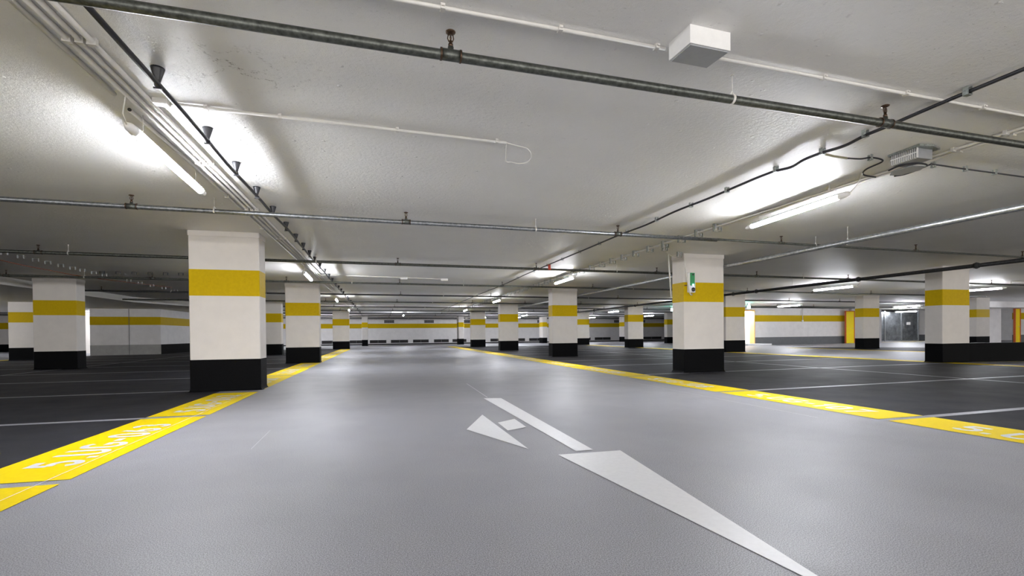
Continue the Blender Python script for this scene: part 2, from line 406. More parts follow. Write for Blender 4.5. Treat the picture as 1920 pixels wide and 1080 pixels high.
# ------------------------------------------------------------------ floor markings
Z1 = .0032; Z2 = .0046
def arc(cx, cy, rx, ry, a0, a1, n=9):
    return [(cx+rx*math.cos(R(a0+(a1-a0)*i/n)), cy+ry*math.sin(R(a0+(a1-a0)*i/n))) for i in range(n+1)]
s_ = .095
GL = {  # centre-line strokes in a cell of height 1
 '5': (.60, [[(.52, 1-s_), (.13, 1-s_), (.10, .58)] , [(.10, .58)] + arc(.28, .345, .225, .25, 110, -90) + arc(.28, .345, .2, .25, -90, -160, 4)]),
 '.': (.20, [[(.10, 0), (.10, .2)]]),
 'U': (.66, [[(s_, 1)] + [(s_, .33)] + arc(.33, .33, .235, .235, 180, 360) + [(.565, 1)]]),
 'G': (.70, [arc(.36, .66, .265, .245, 35, 180, 7) + arc(.36, .34, .265, .245, 180, 360, 9) + [(.625, .46), (.38, .46)]]),
 '-': (.42, [[(.03, .46), (.39, .46)]]),
 '0': (.60, [arc(.30, .68, .205, .225, 0, 180, 8) + arc(.30, .32, .205, .225, 180, 360, 8) + [(.505, .68)]]),
 '1': (.40, [[(.05, .70), (.25, .90), (.25, 0)]]),
 '2': (.58, [arc(.29, .70, .20, .205, 165, -20, 7) + [(.42, .5), (.10, .095), (.56, .095)]]),
 '3': (.58, [arc(.28, .72, .19, .185, 150, -90, 8), arc(.28, .30, .205, .205, 90, -150, 8)]),
 '4': (.62, [[(.42, 0), (.42, .9), (.08, .3), (.6, .3)]]),
 '6': (.60, [arc(.30, .31, .20, .215, 0, 360, 12), [(.115, .40), (.20, .66), (.38, .98)]]),
 '7': (.56, [[(.03, .905), (.50, .905), (.20, 0)]]),
 '8': (.60, [arc(.30, .725, .175, .18, 0, 360, 12), arc(.30, .29, .20, .20, 0, 360, 12)]),
 '9': (.60, [arc(.30, .69, .20, .215, 0, 360, 12), [(.485, .60), (.40, .34), (.22, .02)]]),
}
def glyph_mesh(text, total, cap, place):
    """flat painted lettering; place(u, v) maps text coords (metres) to the floor"""
    mb = MB(); gap = .13
    L = sum(GL[c][0] for c in text) + gap*(len(text)-1)
    kx = total/L; x = 0; hw = .088; n = 0
    for c in text:
        wd, strokes = GL[c]
        for st in strokes:
            pts = [Vector(p) for p in st]
            # drop doubles
            q = [pts[0]]
            for p in pts[1:]:
                if (p-q[-1]).length > 1e-4: q.append(p)
            n_ = len(q); le, ri = [], []
            for i in range(n_):
                d0 = (q[i]-q[i-1]).normalized() if i > 0 else None
                d1 = (q[i+1]-q[i]).normalized() if i < n_-1 else None
                if d0 is None: d0 = d1
                if d1 is None: d1 = d0
                n0 = Vector((-d0.y, d0.x)); n1 = Vector((-d1.y, d1.x)); nn = (n0+n1)
                nn = nn.normalized() if nn.length > 1e-3 else n0
                k = min(1/max(nn.dot(n0), .35), 2)
                le.append(q[i]+nn*hw*k); ri.append(q[i]-nn*hw*k)
            z = Z2 + n*.00012; n += 1
            vs = [[mb.b.verts.new((*place((x+p.x)*kx, p.y*cap), z)) for p in side] for side in (le, ri)]
            for i in range(n_-1): mb.b.faces.new([vs[0][i], vs[0][i+1], vs[1][i+1], vs[1][i]])
        x += wd + gap
    for f in mb.b.faces: f.normal_update()
    return mb
def flatpoly(mb, pts, z):
    f = mb.b.faces.new([mb.b.verts.new((p[0], p[1], z)) for p in pts]); return f
def build_flat(mb, name, mat, parent=None):
    for f in mb.b.faces:
        f.normal_update()
        if f.normal.z < 0: f.normal_flip()
    me = bpy.data.meshes.new(name); mb.b.to_mesh(me); mb.b.free(); me.materials.append(mat)
    o = bpy.data.objects.new(name, me); COL.objects.link(o)
    if parent: o.parent = parent
    return o
def bay_tile(side, y0, y1, text, label):
    if side == 'L': x0, x1 = -2.546, -1.914
    else: x0, x1 = 4.862, 5.480
    t = empty('bay_number_tile', (0, 0, 0), label, 'floor marking', 'yellow bay number strips')
    m = MB()
    if side == 'L': flatpoly(m, [(x0, y0+.03), (x1, y0), (x1, y1), (x0, y1)], Z1)
    else: flatpoly(m, [(x0, y0), (x1, y0), (x1, y1), (x0, y1)], Z1)
    build_flat(m, 'yellow_strip', M_ybay, t)
    if text:
        yc = (y0+y1)/2; Lh = min(1.66, (y1-y0)-.5)/2
        if side == 'L': pl = lambda u, v: (-2.07-v, yc-Lh-.03+u)
        else: pl = lambda u, v: (4.985+v, yc+Lh-u)
        build_flat(glyph_mesh(text, Lh*2, .325, pl), 'bay_number', M_mark, t)
    return t
left_y = [1.0, 3.62, 6.19, 8.88, 11.95, 14.55, 17.2, 20.2, 22.8, 25.5, 28.4, 31.0, 33.7]
txt_l = ['5.UG-064', '5.UG-063', '5.UG-062', '5.UG-061', '5.UG-060', '5.UG-059', '5.UG-058', '5.UG-057', '5.UG-056', '5.UG-055', '5.UG-054', '5.UG-053']
names_l = ['yellow strip cut by the left picture edge', 'yellow strip lettered 5.UG-063 on the left', 'yellow strip lettered 5.UG-062 in front of the nearest column']
ordn = ['first', 'second', 'third', 'fourth', 'fifth', 'sixth', 'seventh', 'eighth', 'ninth', 'tenth', 'eleventh', 'twelfth', 'thirteenth', 'fourteenth', 'fifteenth', 'sixteenth']
for i in range(len(left_y)-1):
    a, b_ = left_y[i]+.05, left_y[i+1]-.05
    if i == 2: b_ = 8.55
    if i == 3: a = 9.0
    lab = names_l[i] if i < 3 else f'{ordn[i-3]} yellow number strip beyond the nearest left column'
    bay_tile('L', a, b_, txt_l[i], lab)
right_y = [1.0, 3.62, 6.06, 8.85, 11.95, 14.55, 17.4, 20.2, 22.8, 25.6, 28.4, 31.0, 33.9, 36.0]
names_r = ['yellow strip cut by the right picture edge', 'yellow strip lettered 5.UG-107 on the right', 'yellow strip lettered 5.UG-108 before the sensor column']
for i in range(len(right_y)-1):
    a, b_ = right_y[i]+.05, right_y[i+1]-.05
    lab = names_r[i] if i < 3 else f'{ordn[i-3]} yellow strip beyond 5.UG-108 along the right lane edge'
    bay_tile('R', a, b_, '5.UG-%d' % (106+i) if i < 12 else '', lab)
# plain yellow edge lines of the other lanes
def yline(pts, wd, label):
    p0, p1 = Vector(pts[0]), Vector(pts[1]); d = (p1-p0).normalized(); n = Vector((-d.y, d.x))*wd/2
    m = MB(); flatpoly(m, [p0-n, p1-n, p1+n, p0+n], Z1)
    tag(build_flat(m, 'yellow_edge_line', M_ybay), label, 'floor marking', 'yellow lane edge lines')
yline(((14.95, -6), (15.0, 16)), .5, 'yellow edge line running past the large right column')
yline(((15.0, 16.1), (15.35, 33.5)), .5, 'yellow edge line behind the second row of right columns')
yline(((21.7, -6), (21.7, 21.4)), .45, 'yellow edge line beyond the second lane on the right')
yline(((29.6, 4), (29.6, 16)), .4, 'faint yellow edge line beside the third lane, far right')
yline(((36.5, 27.5), (43.5, 28.6)), .35, 'thin yellow line at the foot of the metal gate')
yline(((-15.2, 10), (-15.2, 28.6)), .5, 'yellow edge line at the far left beyond the bays')
yline(((15.9, 9.30), (19.4, 8.73)), .05, 'thin yellow line at the foot of the low black wall')
# grey bay lines
def pline(x0, x1, y, y2, label, wd=.10, grp='grey lines between parking bays', mat=None):
    m = MB(); flatpoly(m, [(x0, y-wd/2), (x1, y2-wd/2), (x1, y2+wd/2), (x0, y+wd/2)], Z1-.0004)
    tag(build_flat(m, 'bay_line', mat or M_line), label, 'floor marking', grp)
for i, y in enumerate([.95, 3.62, 6.19, 9.08, 11.93, 14.6, 17.45, 20.3, 22.9, 25.6, 28.4]):
    pline(-14.7, -2.55, y, y-.02*0, f'{ordn[i]} grey bay line on the left counting from the camera')
for i, y in enumerate([.95, 3.62, 6.05, 9.12, 12.0, 14.6, 17.5, 20.3, 22.9, 25.7, 28.4, 31.0]):
    pline(5.48, 14.8, y, y+.22, f'{ordn[i]} grey bay line on the right counting from the camera')
for xa, lab in ((-9.0, 'long grey centre line between the two left rows of bays'), (10.35, 'long grey centre line between the two right rows of bays')):
    m = MB(); flatpoly(m, [(xa-.04, -6), (xa+.04, -6), (xa+.04, 33.5 if xa > 0 else 28.5), (xa-.04, 33.5 if xa > 0 else 28.5)], Z1+.0003)
    tag(build_flat(m, 'bay_line', M_line), lab, 'floor marking', 'grey lines between parking bays')
# small gaps of grey lane colour between the number strips and the bay line continuing across
# direction arrow
t = empty('direction_arrow', (0, 0, 0), 'white painted straight and turn arrow on the lane', 'floor marking')
for nm, pts in (('arrowhead', [(1.26, 3.31), (1.51, 1.16), (1.76, 3.29)]),
                ('shaft', [(1.43, 3.37), (1.572, 3.37), (1.625, 6.49), (1.39, 6.56)]),
                ('turn_arrowhead', [(.775, 4.45), (1.105, 3.55), (1.09, 5.22)]),
                ('turn_stem', [(1.135, 4.28), (1.35, 4.39), (1.36, 4.85), (1.14, 4.70)])):
    m = MB(); flatpoly(m, pts, Z1); build_flat(m, nm, M_mark, t)
# chalk setting-out lines
def chalk(pts, wd, label):
    p0, p1 = Vector(pts[0]), Vector(pts[1]); d = (p1-p0).normalized(); n = Vector((-d.y, d.x))*wd/2
    m = MB(); flatpoly(m, [p0-n, p1-n, p1+n, p0+n], Z2+.002)
    tag(build_flat(m, 'chalk_line', M_chalk), label, 'chalk line', 'thin white setting-out lines')
chalk(((-2.03, .8), (-2.045, 8.5)), .006, 'thin white chalk line along the left yellow strips')
chalk(((1.51, 8.6), (1.455, 6.6)), .008, 'thin white chalk line leading to the arrow shaft')
chalk(((-1.0, 4.2), (-1.02, 5.0)), .002, 'faint chalk scratch on the grey lane right of 5.UG-063')
chalk(((4.35, 3.9), (4.40, 8.2)), .004, 'faint chalk line on the lane beside the right strips')

# ------------------------------------------------------------------ sprinkler pipes
def sprinkler_head(parent, x, y, z):
    m = MB(); c = (x, y, z)
    m.lathe(c, [(.014, .028), (.014, .045), (.010, .047), (.010, .062)], 10)
    for s in (-1, 1): m.tube([(x+s*.010, y, z+.058), (x+s*.017, y, z+.075), (x+s*.014, y, z+.094), (x, y, z+.104)], .0035, 6)
    m.lathe(c, [(.004, .066), (.006, .08), (.003, .095)], 8)
    m.lathe(c, [(.012, .102), (.027, .108), (.029, .113), (.024, .117), (.006, .118)], 14)
    return m.build('sprinkler_head', M_brass, parent)
def tee(parent, x, y, z, r, dirv):
    m = MB(); d = Vector(dirv)
    c = Vector((x, y, z)); m.tube([c-d*.05, c+d*.05], r*1.14, 14); m.tube([c, c+Vector((0, 0, r+.018))], .017, 10)
    m.build('tee_fitting', M_galv, parent)
    for s in (-1, 1):
        m = MB(); m.tube([c+d*s*.050, c+d*s*.060], r*1.25, 14); m.build('collar_ring', M_brass, parent)
def hanger(parent, x, y, z, r):
    m = MB(); m.tube([(x, y, z+r+.018), (x, y, H)], .004, 6); m.lathe((x, y, H-.008), [(.012, 0), (.012, .0075)], 8)
    m.tube([(x-.02, y, z+r*.6), (x-.008, y, z+r+.012), (x, y, z+r+.025), (x+.008, y, z+r+.012), (x+.02, y, z+r*.6)], .005, 6)
    m.lathe((x, y, z), [(r*1.1, -.009), (r*1.1, .009)], 14, 'x')
    m.build('hanger_rod', M_cond, parent)
PIPES = [
 # y0 (at x=0), slope, z, r, x0, x1, heads, hangers, label
 (2.705, .016, 2.485, .028, -4.5, 9, [-2.9, .405, 3.74, 7.0], [2.33], 'nearest grey sprinkler pipe across the top of the picture', M_galv),
 (6.86, .022, 2.49, .030, -13, 5.6, [-6.1, -2.88, .37, 3.70], [-2.0, -9, 2.30], 'second sprinkler pipe, crossing above the nearest column', M_galvm),
 (6.86, .022, 2.495, .019, 5.6, 22, [7.0, 10.4, 13.7, 17], [4.6+3.2, 14.9], 'thin branch continuing the second sprinkler pipe to the right', M_galv),
 (10.98, .030, 2.49, .030, -22, 24, [-9.4, -6.05, -2.8, .4, 3.7, 7.1, 10.4, 13.9, 17.3, 20.6], [-5.6, -1.3, 5.9, 9.0, 12.1], 'third sprinkler pipe, passing behind the top of the nearest column', M_galv),
 (15.15, .030, 2.49, .028, -24, 28, [-9.0, -5.9, -2.6, .6, 3.9, 7.2, 10.4, 13.9, 17.2, 20.5, 24], [-7.4, -4.2, -.8, 2.6, 8.8], 'fourth sprinkler pipe from the camera', M_galv),
 (19.40, .032, 2.49, .030, -26, 32, [-9.0, -5.7, -2.4, .8, 4.5, 7.3, 10.5, 14, 17.2, 20.5, 24], [-7, -4, 2.5, 9], 'fifth sprinkler pipe from the camera', M_darkp),
 (23.55, .035, 2.49, .030, -28, 36, [-5.7, -2.4, .8, 4.5, 7.3, 10.5, 14, 17.2, 20.5, 24, 27], [-4, 2.5], 'sixth sprinkler pipe from the camera', M_galv),
 (27.7, .035, 2.49, .030, -30, 23, [-2.4, .8, 4.5, 7.3, 10.5, 14, 17.2, 20.5], [2.5], 'seventh sprinkler pipe from the camera', M_darkp),
 (31.85, .035, 2.49, .030, -11, 36, [-2.4, .8, 4.5, 7.3, 10.5, 14, 17.2], [2.5], 'eighth sprinkler pipe from the camera', M_galv),
 (36.0, .035, 2.49, .032, -30, 40, [-2.4, .8, 4.5, 7.3, 10.5, 14, 17.2], [2.5], 'ninth sprinkler pipe from the camera', M_darkp),
 (40.1, .035, 2.49, .032, -30, 40, [.8, 4.5, 7.3, 10.5], [2.5], 'tenth sprinkler pipe from the camera', M_galv),
 (44.5, .035, 2.46, .05, -30, 45, [.8, 7.3], [2.5], 'farthest sprinkler pipe just before the far wall', M_darkp),
]
for (y0, sl, z, r, x0, x1, heads, hangs, lab, mt) in PIPES:
    p = empty('sprinkler_pipe', ((x0+x1)/2*0, y0, 0), lab, 'pipe', 'transverse sprinkler pipes')
    p.location = (0, 0, 0)
    d = Vector((1, sl, 0)).normalized(); f = lambda x: y0+sl*x
    m = MB(); n = max(2, int((x1-x0)/3)); m.tube([(x0+(x1-x0)*i/n, f(x0+(x1-x0)*i/n), z-.006*math.sin(i*1.9)**2) for i in range(n+1)], r, 12); m.build('pipe', mt, p)
    for x in heads: tee(p, x, f(x), z, r, d); sprinkler_head(p, x, f(x), z+r-.01)
    for x in hangs: hanger(p, x, f(x), z, r)
# long pipes along the lane
def long_pipe(name, pts, r, mat, label, couplings=(), hangers=(), cat='pipe', n=12):
    p = empty(name, (0, 0, 0), label, cat)
    m = MB(); m.tube(pts, r, n); m.build('pipe', mat, p)
    for y in couplings:
        # interpolate
        for a, b_ in zip(pts, pts[1:]):
            if a[1] <= y <= b_[1]:
                t_ = (y-a[1])/(b_[1]-a[1]); c = Vector(a).lerp(Vector(b_), t_); d = (Vector(b_)-Vector(a)).normalized()
                m = MB(); m.tube([c-d*.045, c+d*.045], r*1.35, 12); m.tube([c-d*.012, c+d*.012], r*1.6, 12); m.build('coupling', mat, p)
    for x, y, z in hangers: hanger(p, x, y, z, r)
    return p
long_pipe('silver_pipe', [(7.61, -2, 2.40), (7.61, 6, 2.40), (7.61, 12, 2.40), (7.60, 24, 2.405), (7.60, 43.4, 2.405)], .044, M_galvl, 'silver pipe running lengthwise above the right bays', (), [(7.61, 6.25, 2.40), (7.61, 12.6, 2.40)])
long_pipe('dark_pipe', [(13.43, 0, 2.395), (13.43, 20, 2.395), (13.45, 40, 2.395)], .047, M_darkp, 'thick dark pipe with couplings running past the large right column', (7.85, 10.7, 14.6, 15.8, 19.4, 23.3, 28.5), [(13.43, 13.0, 2.395)])

# ------------------------------------------------------------------ black conduit with cone hangers
p = empty('black_conduit', (0, 0, 0), 'black conduit hung on dark cones along the left of the lane ceiling', 'conduit')
pts = []
y = -3.0
while y < 44:
    pts.append((-1.372 + .006*math.sin(y*2.1) + (.03*math.sin((y-7.2)*1.5) if 6.8 < y < 9.5 else 0), y, 2.541 + .004*math.sin(y*3.4)))
    y += .35
m = MB(); m.tube(pts, .0165, 10); m.build('pipe', M_cable, p)
ys = [-1.3, -.5, .3, 1.1, 1.9, 2.7, 3.5, 4.4, 5.2, 6.0, 6.85, 7.75, 8.6, 9.4, 10.2, 11.0, 11.9, 12.9, 13.9, 14.9, 16, 17.1, 18.2, 19.3, 20.4, 21.6, 22.3, 24, 25.2, 26.3, 28, 29.5, 31, 33, 35]
ys.remove(2.7); ys.remove(1.9)
for i, y in enumerate(ys):
    y *= 1.031
    m = MB(); m.lathe((-1.372, y, 2.555), [(.015, 0), (.018, .015), (.038, .082), (.041, .094)], 14)
    m.lathe((-1.372, y, 2.54), [(.020, -.010), (.020, .010)], 10, 'y')
    m.box(-1.397, -1.347, y-.006, y+.006, 2.514, 2.524)
    m.build('cone_hanger', M_cable, p)
# thick black cable on the right with clips
p = empty('black_cable', (0, 0, 0), 'thick black cable clipped to the ceiling along the right of the lane', 'cable')
pts = [(4.10, -3, 2.615), (4.11, 0, 2.615), (4.12, 1.5, 2.615), (4.10, 2.5, 2.612), (4.09, 3.0, 2.60), (4.09, 3.2, 2.60), (4.13, 3.42, 2.60), (4.09, 3.62, 2.605), (4.07, 3.8, 2.60), (4.12, 4.0, 2.60), (4.07, 4.2, 2.61), (4.06, 4.6, 2.612), (4.07, 5.2, 2.612), (4.04, 5.9, 2.612), (4.07, 6.7, 2.605), (4.04, 7.5, 2.61), (4.05, 9, 2.612), (4.03, 11, 2.605), (4.05, 13, 2.612), (4.1, 16, 2.60), (4.1, 20, 2.612), (4.12, 26, 2.612), (4.15, 34, 2.612)]
m = MB(); m.tube(smooth(pts), .014, 10); m.build('cable', M_cable, p)
for y in (1.3, 2.45, 3.20, 3.62, 4.14, 4.88, 5.57, 6.4, 7.3, 8.35, 9.3, 10.3, 11.3, 12.4, 14, 16, 18, 20):
    m = MB(); x = 4.10 if y < 4 else 4.065
    for s in (-1, 1): m.box(x+s*.020-.003, x+s*.020+.003, y-.018, y+.018, 2.59, H)
    m.box(x-.023, x+.023, y-.018, y+.018, 2.588, 2.592); m.build('cable_clip', M_tray, p)
# thin cable with splice to the sensor housing
p = empty('thin_black_cable', (0, 0, 0), 'thin black cable looping around the finned metal housing', 'cable')
m = MB(); m.tube([(4.12, 3.64, 2.61), (4.28, 3.66, 2.605), (4.46, 3.67, 2.605)], .011, 8); m.build('splice_sleeve', flat('amber_splice_sleeve', (.30, .27, .17), .35), p)
m = MB(); m.tube(smooth([(4.46, 3.67, 2.605), (4.6, 3.64, 2.60), (4.72, 3.63, 2.62), (4.84, 3.62, 2.61), (4.90, 3.66, 2.60), (4.88, 3.80, 2.575), (4.93, 3.87, 2.545), (5.05, 3.83, 2.515)]), .008, 8); m.build('cable', M_cable, p)
m = MB(); m.tube(smooth([(5.16, 3.72, 2.50), (5.27, 3.70, 2.52), (5.38, 3.64, 2.56), (5.47, 3.60, 2.60), (5.58, 3.62, 2.62), (6.05, 3.64, 2.62), (6.5, 3.65, 2.62), (7.2, 3.67, 2.62), (9, 3.7, 2.62)]), .008, 8); m.build('cable', M_cable, p)
for x in (4.72, 5.58, 6.05, 6.5, 7.1, 7.7):
    m = MB()
    for s in (-1, 1): m.box(x-.012, x+.012, 3.635+s*.016-.003, 3.635+s*.016+.003, 2.595, H)
    m.box(x-.014, x+.014, 3.615, 3.655, 2.594, 2.598); m.build('cable_clip', M_tray, p)
# finned housing
p = empty('finned_housing', (5.02, 3.45, H), 'grey finned metal housing on the ceiling, upper right', 'sensor housing')
m = MB(); m.box(-.085, .10, -.11, .13, -.115, -.02, .006); m.build('body', M_gplas, p)
m = MB()
for i in range(13): m.box(-.104, -.085, -.11+i*.019, -.103+i*.019, -.112, -.015)
m.box(-.108, -.1045, -.112, .132, -.068, -.058); m.build('cooling_fins', M_plast, p)
m = MB(); m.prism([(-.13, -.15), (.02, -.17), (.17, -.13), (.15, .16), (-.02, .17), (-.12, .15)], -.02, -.001); m.build('mounting_plate', M_tray, p)
m = MB(); m.prism([(-.02, -.02), (.12, -.04), (.19, .06), (.16, .22), (.06, .26), (-.03, .18)], -.155, -.148); m.build('lower_plate', M_gplas, p)
m = MB(); m.tube(smooth([(-.08, .17, -.145), (-.06, .08, -.125), (.02, .0, -.12), (.12, -.03, -.13), (.17, -.02, -.14)]), .008, 8); m.build('cable', M_cable, p)

# ------------------------------------------------------------------ white conduits
def conduit(name, pts, r, label, clips=(), mat=M_cond, grp=None, axis='x'):
    p = empty(name, (0, 0, 0), label, 'conduit', grp)
    m = MB(); m.tube(pts, r, 8); m.build('pipe', mat, p)
    for c in clips:
        x, y, z = c; m = MB()
        if axis == 'x': m.box(x-.012, x+.012, y-r*1.7, y+r*1.7, z-r*1.25, H); m.box(x-.008, x+.008, y-r*2.6, y-r*1.6, z-.004, z+.006)
        else: m.box(x-r*1.5, x+r*1.5, y-.014, y+.014, z-r*1.35, H)
        m.build('conduit_clip', mat, p)
    return p
conduit('white_conduit', [(-6, 2.50, 2.636), (0, 2.545, 2.636), (1.70, 2.575, 2.636)], .011, 'white conduit across the ceiling left of the white luminaire', [(x, 2.545+x*.017, 2.636) for x in (-.35, .34, 1.01, 1.64)])
conduit('white_conduit', [(1.98, 2.575, 2.636), (5, 2.64, 2.636), (9, 2.70, 2.636)], .011, 'white conduit across the ceiling right of the white luminaire', [(x, 2.535+x*.02, 2.636) for x in (2.95, 3.73, 4.56, 5.4)])
conduit('white_conduit', [(-1.50, 4.10, 2.634), (0, 4.15, 2.634), (1.12, 4.19, 2.634)], .013, 'white conduit branching right from the left bundle', [(x, 4.15+x*.03, 2.634) for x in (-1.25, -.74, .16, 1.03)])
p = empty('loose_cable', (0, 0, 0), 'thin white cable loop hanging from the end of the branch conduit', 'cable')
m = MB(); m.tube(smooth([(1.12, 4.19, 2.634), (1.22, 4.22, 2.63), (1.35, 4.27, 2.629), (1.415, 4.37, 2.60), (1.41, 4.48, 2.585), (1.35, 4.58, 2.60), (1.27, 4.56, 2.60), (1.20, 4.50, 2.58), (1.17, 4.38, 2.60), (1.13, 4.21, 2.629)]), .0055, 6); m.build('cable', M_cond, p)
lab4 = ['outermost white conduit of the left ceiling bundle', 'second white conduit of the left ceiling bundle', 'third white conduit of the left ceiling bundle', 'innermost white conduit of the left ceiling bundle']
for i, (x, r) in enumerate(((-1.795, .0155), (-1.722, .0150), (-1.660, .0140), (-1.600, .0160))):
    if i == 0:
        conduit('white_conduit', [(x, -3, 2.629), (x, 4.02, 2.629)], r, 'outermost white conduit ending above the near left lamp', [(x, yy, 2.629) for yy in (.4, 1.8, 3.0)], axis='y')
        c = conduit('white_conduit', [(x-.015, 4.27, 2.628), (x, 5.2, 2.629), (x, 43, 2.629)], .016, 'wider outer white conduit starting behind the near left lamp', [(x, yy, 2.629) for yy in (6.6, 8.4, 12.1, 16, 20)], axis='y')
        m = MB(); m.tube([(x-.015, 4.262, 2.628), (x-.015, 4.272, 2.628)], .013, 10); m.build('open_end', M_blackm, c)
    else:
        conduit('white_conduit', [(x, -3, 2.629), (x, 43, 2.629)], r, lab4[i], [(x, yy, 2.629) for yy in (3.35, 5.4, 7.2, 9.2, 12, 15, 18)], axis='y')
p = empty('junction_box', (-1.53, 4.08, H), 'small white junction box beside the left conduit bundle', 'junction box')
m = MB(); m.box(-.05, .05, -.035, .035, -.035, 0, .004); m.build('box', M_cond, p); m = MB(); m.box(-.045, .045, -.03, .03, -.040, -.035); m.build('lid', M_plast, p)
# right pair of white conduits
for i, x in enumerate((5.33, 5.42)):
    conduit('white_conduit', [(x, -3, 2.629), (x, 4.1, 2.629), (x+.02, 5.5, 2.629), (5.24+i*.06, 6.8, 2.60), (5.24+i*.06, 42, 2.60)], .013, ('left', 'right')[i] + ' one of the two white conduits carried by the zinc brackets', [(x, yy, 2.629) for yy in (1.6, 2.9, 3.3, 4.6)], axis='y')
# zinc ring brackets
br = None; ybr = [6.55, 7.02, 7.5, 8.02, 8.55, 9.1, 9.62, 10.15, 10.7, 11.3] + [11.9+.58*i for i in range(30)]
for i, y in enumerate(ybr):
    x = 5.27
    if br is None:
        br = empty('cable_bracket', (x, y, H), 'zinc cable bracket', 'bracket', 'zinc brackets on the right conduits')
        m = MB(); m.box(-.075, .075, -.02, .02, -.006, 0); m.box(-.075, -.069, -.02, .02, -.12, -.006); m.box(.069, .075, -.02, .02, -.12, -.006)
        m.box(-.075, -.02, -.02, .02, -.126, -.120); m.box(.02, .075, -.02, .02, -.126, -.120); m.build('frame', M_tray, br)
        for s in (-1, 1): m = MB(); m.box(s*.04-.01, s*.04+.01, -.012, .012, -.10, -.006); m.build('spring_tab', M_galvl, br)
        b = br
    else: b = copy_tree(br)
    b.location = (x, y, H)
    b['label'] = ('zinc cable bracket nearest the camera, right of the lane' if i == 0 else
                  f'{(ordn+["seventeenth","eighteenth","nineteenth","twentieth"])[i]} zinc cable bracket from the camera on the right conduits' if i < 20 else 'tiny far zinc cable bracket on the right conduits beyond the second lamp')
# spare brackets off the line
for x, y, lab in ((5.48, 8.35, 'single zinc bracket hanging just right of the bracket row'), (6.28, 9.02, 'single zinc bracket left of the sensor column top')):
    b = copy_tree(br); b.location = (x, y, H); b['label'] = lab; b.scale = (.8, 1, 1.)
# drooping thin cable between them
m = MB(); m.tube(smooth([(5.5, 8.4, 2.56), (5.75, 8.6, 2.50), (6.0, 8.8, 2.49), (6.25, 9.0, 2.55)]), .004, 6)
tag(m.build('drooping_cable', M_cond), 'thin pale cable sagging toward the sensor column', 'cable')
# left far brackets
lb = None
for i, y in enumerate([11.9, 12.35, 12.8, 13.2, 13.65, 14.1, 14.5, 15.0, 15.5, 16.1, 16.8, 17.5, 18.3, 19.2, 20.2, 21.3, 22.5]):
    if lb is None:
        lb = empty('cable_bracket', (-7.22, y, H), 'x', 'bracket', 'small zinc brackets above the left bays')
        for s in (-1, 1): m = MB(); m.box(s*.052-.008, s*.052+.008, -.012, .012, -.07, -.005); m.build('prong', M_galvl, lb)
        m = MB(); m.box(-.06, .06, -.016, .016, -.005, 0); m.build('plate', M_tray, lb)
        b = lb
    else: b = copy_tree(lb)
    b.location = (-7.22, y, H); b['label'] = f'{(ordn+["seventeenth"])[i]} small two-pronged bracket of the slanting row above the left bays'
for i in range(7):
    b = copy_tree(lb); b.location = (-7.0+.36*i, 14.9, H)
    for ch in b.children:
        for sl in ch.material_slots: sl.link = 'OBJECT'; sl.material = M_darkp
    b['label'] = f'{ordn[i]} dark bracket of the short cross row above the left bays'; b['group'] = 'dark brackets crossing above the left bays'
m = MB(); m.tube(smooth([(-7.7, 10.5, 2.6), (-7.68, 12.5, 2.56), (-7.75, 13.3, 2.56), (-7.85, 14.4, 2.585), (-7.8, 15.5, 2.58), (-7.5, 16.6, 2.58), (-6.9, 19, 2.62)]), .009, 6)
tag(m.build('orange_cable', M_orange), 'faded orange cable sagging under the dark ceiling on the left', 'cable')
# red marker
m = MB(); m.box(4.00, 4.06, 11.05, 11.09, 2.50, 2.60, .004); m.box(3.995, 4.065, 11.03, 11.11, 2.47, 2.50, .004)
tag(m.build('red_tag', M_red), 'small red tag where the black cable crosses the third pipe', 'tag')

# ------------------------------------------------------------------ square luminaire box
p = empty('ceiling_box', (1.85, 2.46, H), 'white square box with grey panel on the ceiling, top right', 'box')
m = MB(); m.prism([(-.135, -.11), (.145, -.10), (.13, .09), (-.145, .08)], -.105, 0); m.build('housing', M_plast, p)
m = MB(); m.prism([(-.125, -.10), (.135, -.092), (.12, .08), (-.135, .072)], -.112, -.106); m.build('panel', M_gplas, p)

# ------------------------------------------------------------------ tube lamps
lamp0 = None
def make_lamp():
    t = empty('tube_lamp', (0, 0, 0), 'x', 'lamp', 'long fluorescent tube lamps')
    m = MB(); m.tube([(0, -.76, 0), (0, .76, 0)], .033, 12, True); m.build('glowing_tube', M_tube, t)
    m = MB(); K_ = 8
    oc = [[m.b.verts.new((.0395*math.cos(R(12+156*k/K_)), yy, .0395*math.sin(R(12+156*k/K_)))) for k in range(K_+1)] for yy in (-.80, .80)]
    ic = [[m.b.verts.new((.0355*math.cos(R(12+156*k/K_)), yy, .0355*math.sin(R(12+156*k/K_)))) for k in range(K_+1)] for yy in (-.80, .80)]
    for k in range(K_):
        m.b.faces.new([oc[0][k], oc[0][k+1], oc[1][k+1], oc[1][k]]); m.b.faces.new([ic[0][k], ic[1][k], ic[1][k+1], ic[0][k+1]])
        for e in (0, 1): m.b.faces.new([oc[e][k], oc[e][k+1], ic[e][k+1], ic[e][k]])
    for k in (0, K_): m.b.faces.new([oc[0][k], oc[1][k], ic[1][k], ic[0][k]])
    m.build('top_housing', M_plast, t)
    for s in (-1, 1):
        m = MB(); m.lathe((0, s*.76, 0), [(.034, 0), (.036, s*.02), (.034, s*.09), (.022, s*.13), (.012, s*.135)], 14, 'y'); m.build('end_cap', M_plast, t)
    for s in (-1, 1): m = MB(); m.tube([(0, s*.62, .03), (0, s*.62, H-2.46)], .0025, 5); m.build('hanging_wire', M_cond, t)
    m = MB(); m.tube([(0, -.90, 0), (.005, -.97, .05), (.03, -1.0, .12), (.04, -1.0, H-2.46)], .005, 6); m.build('supply_cord', M_cond, t)
    return t
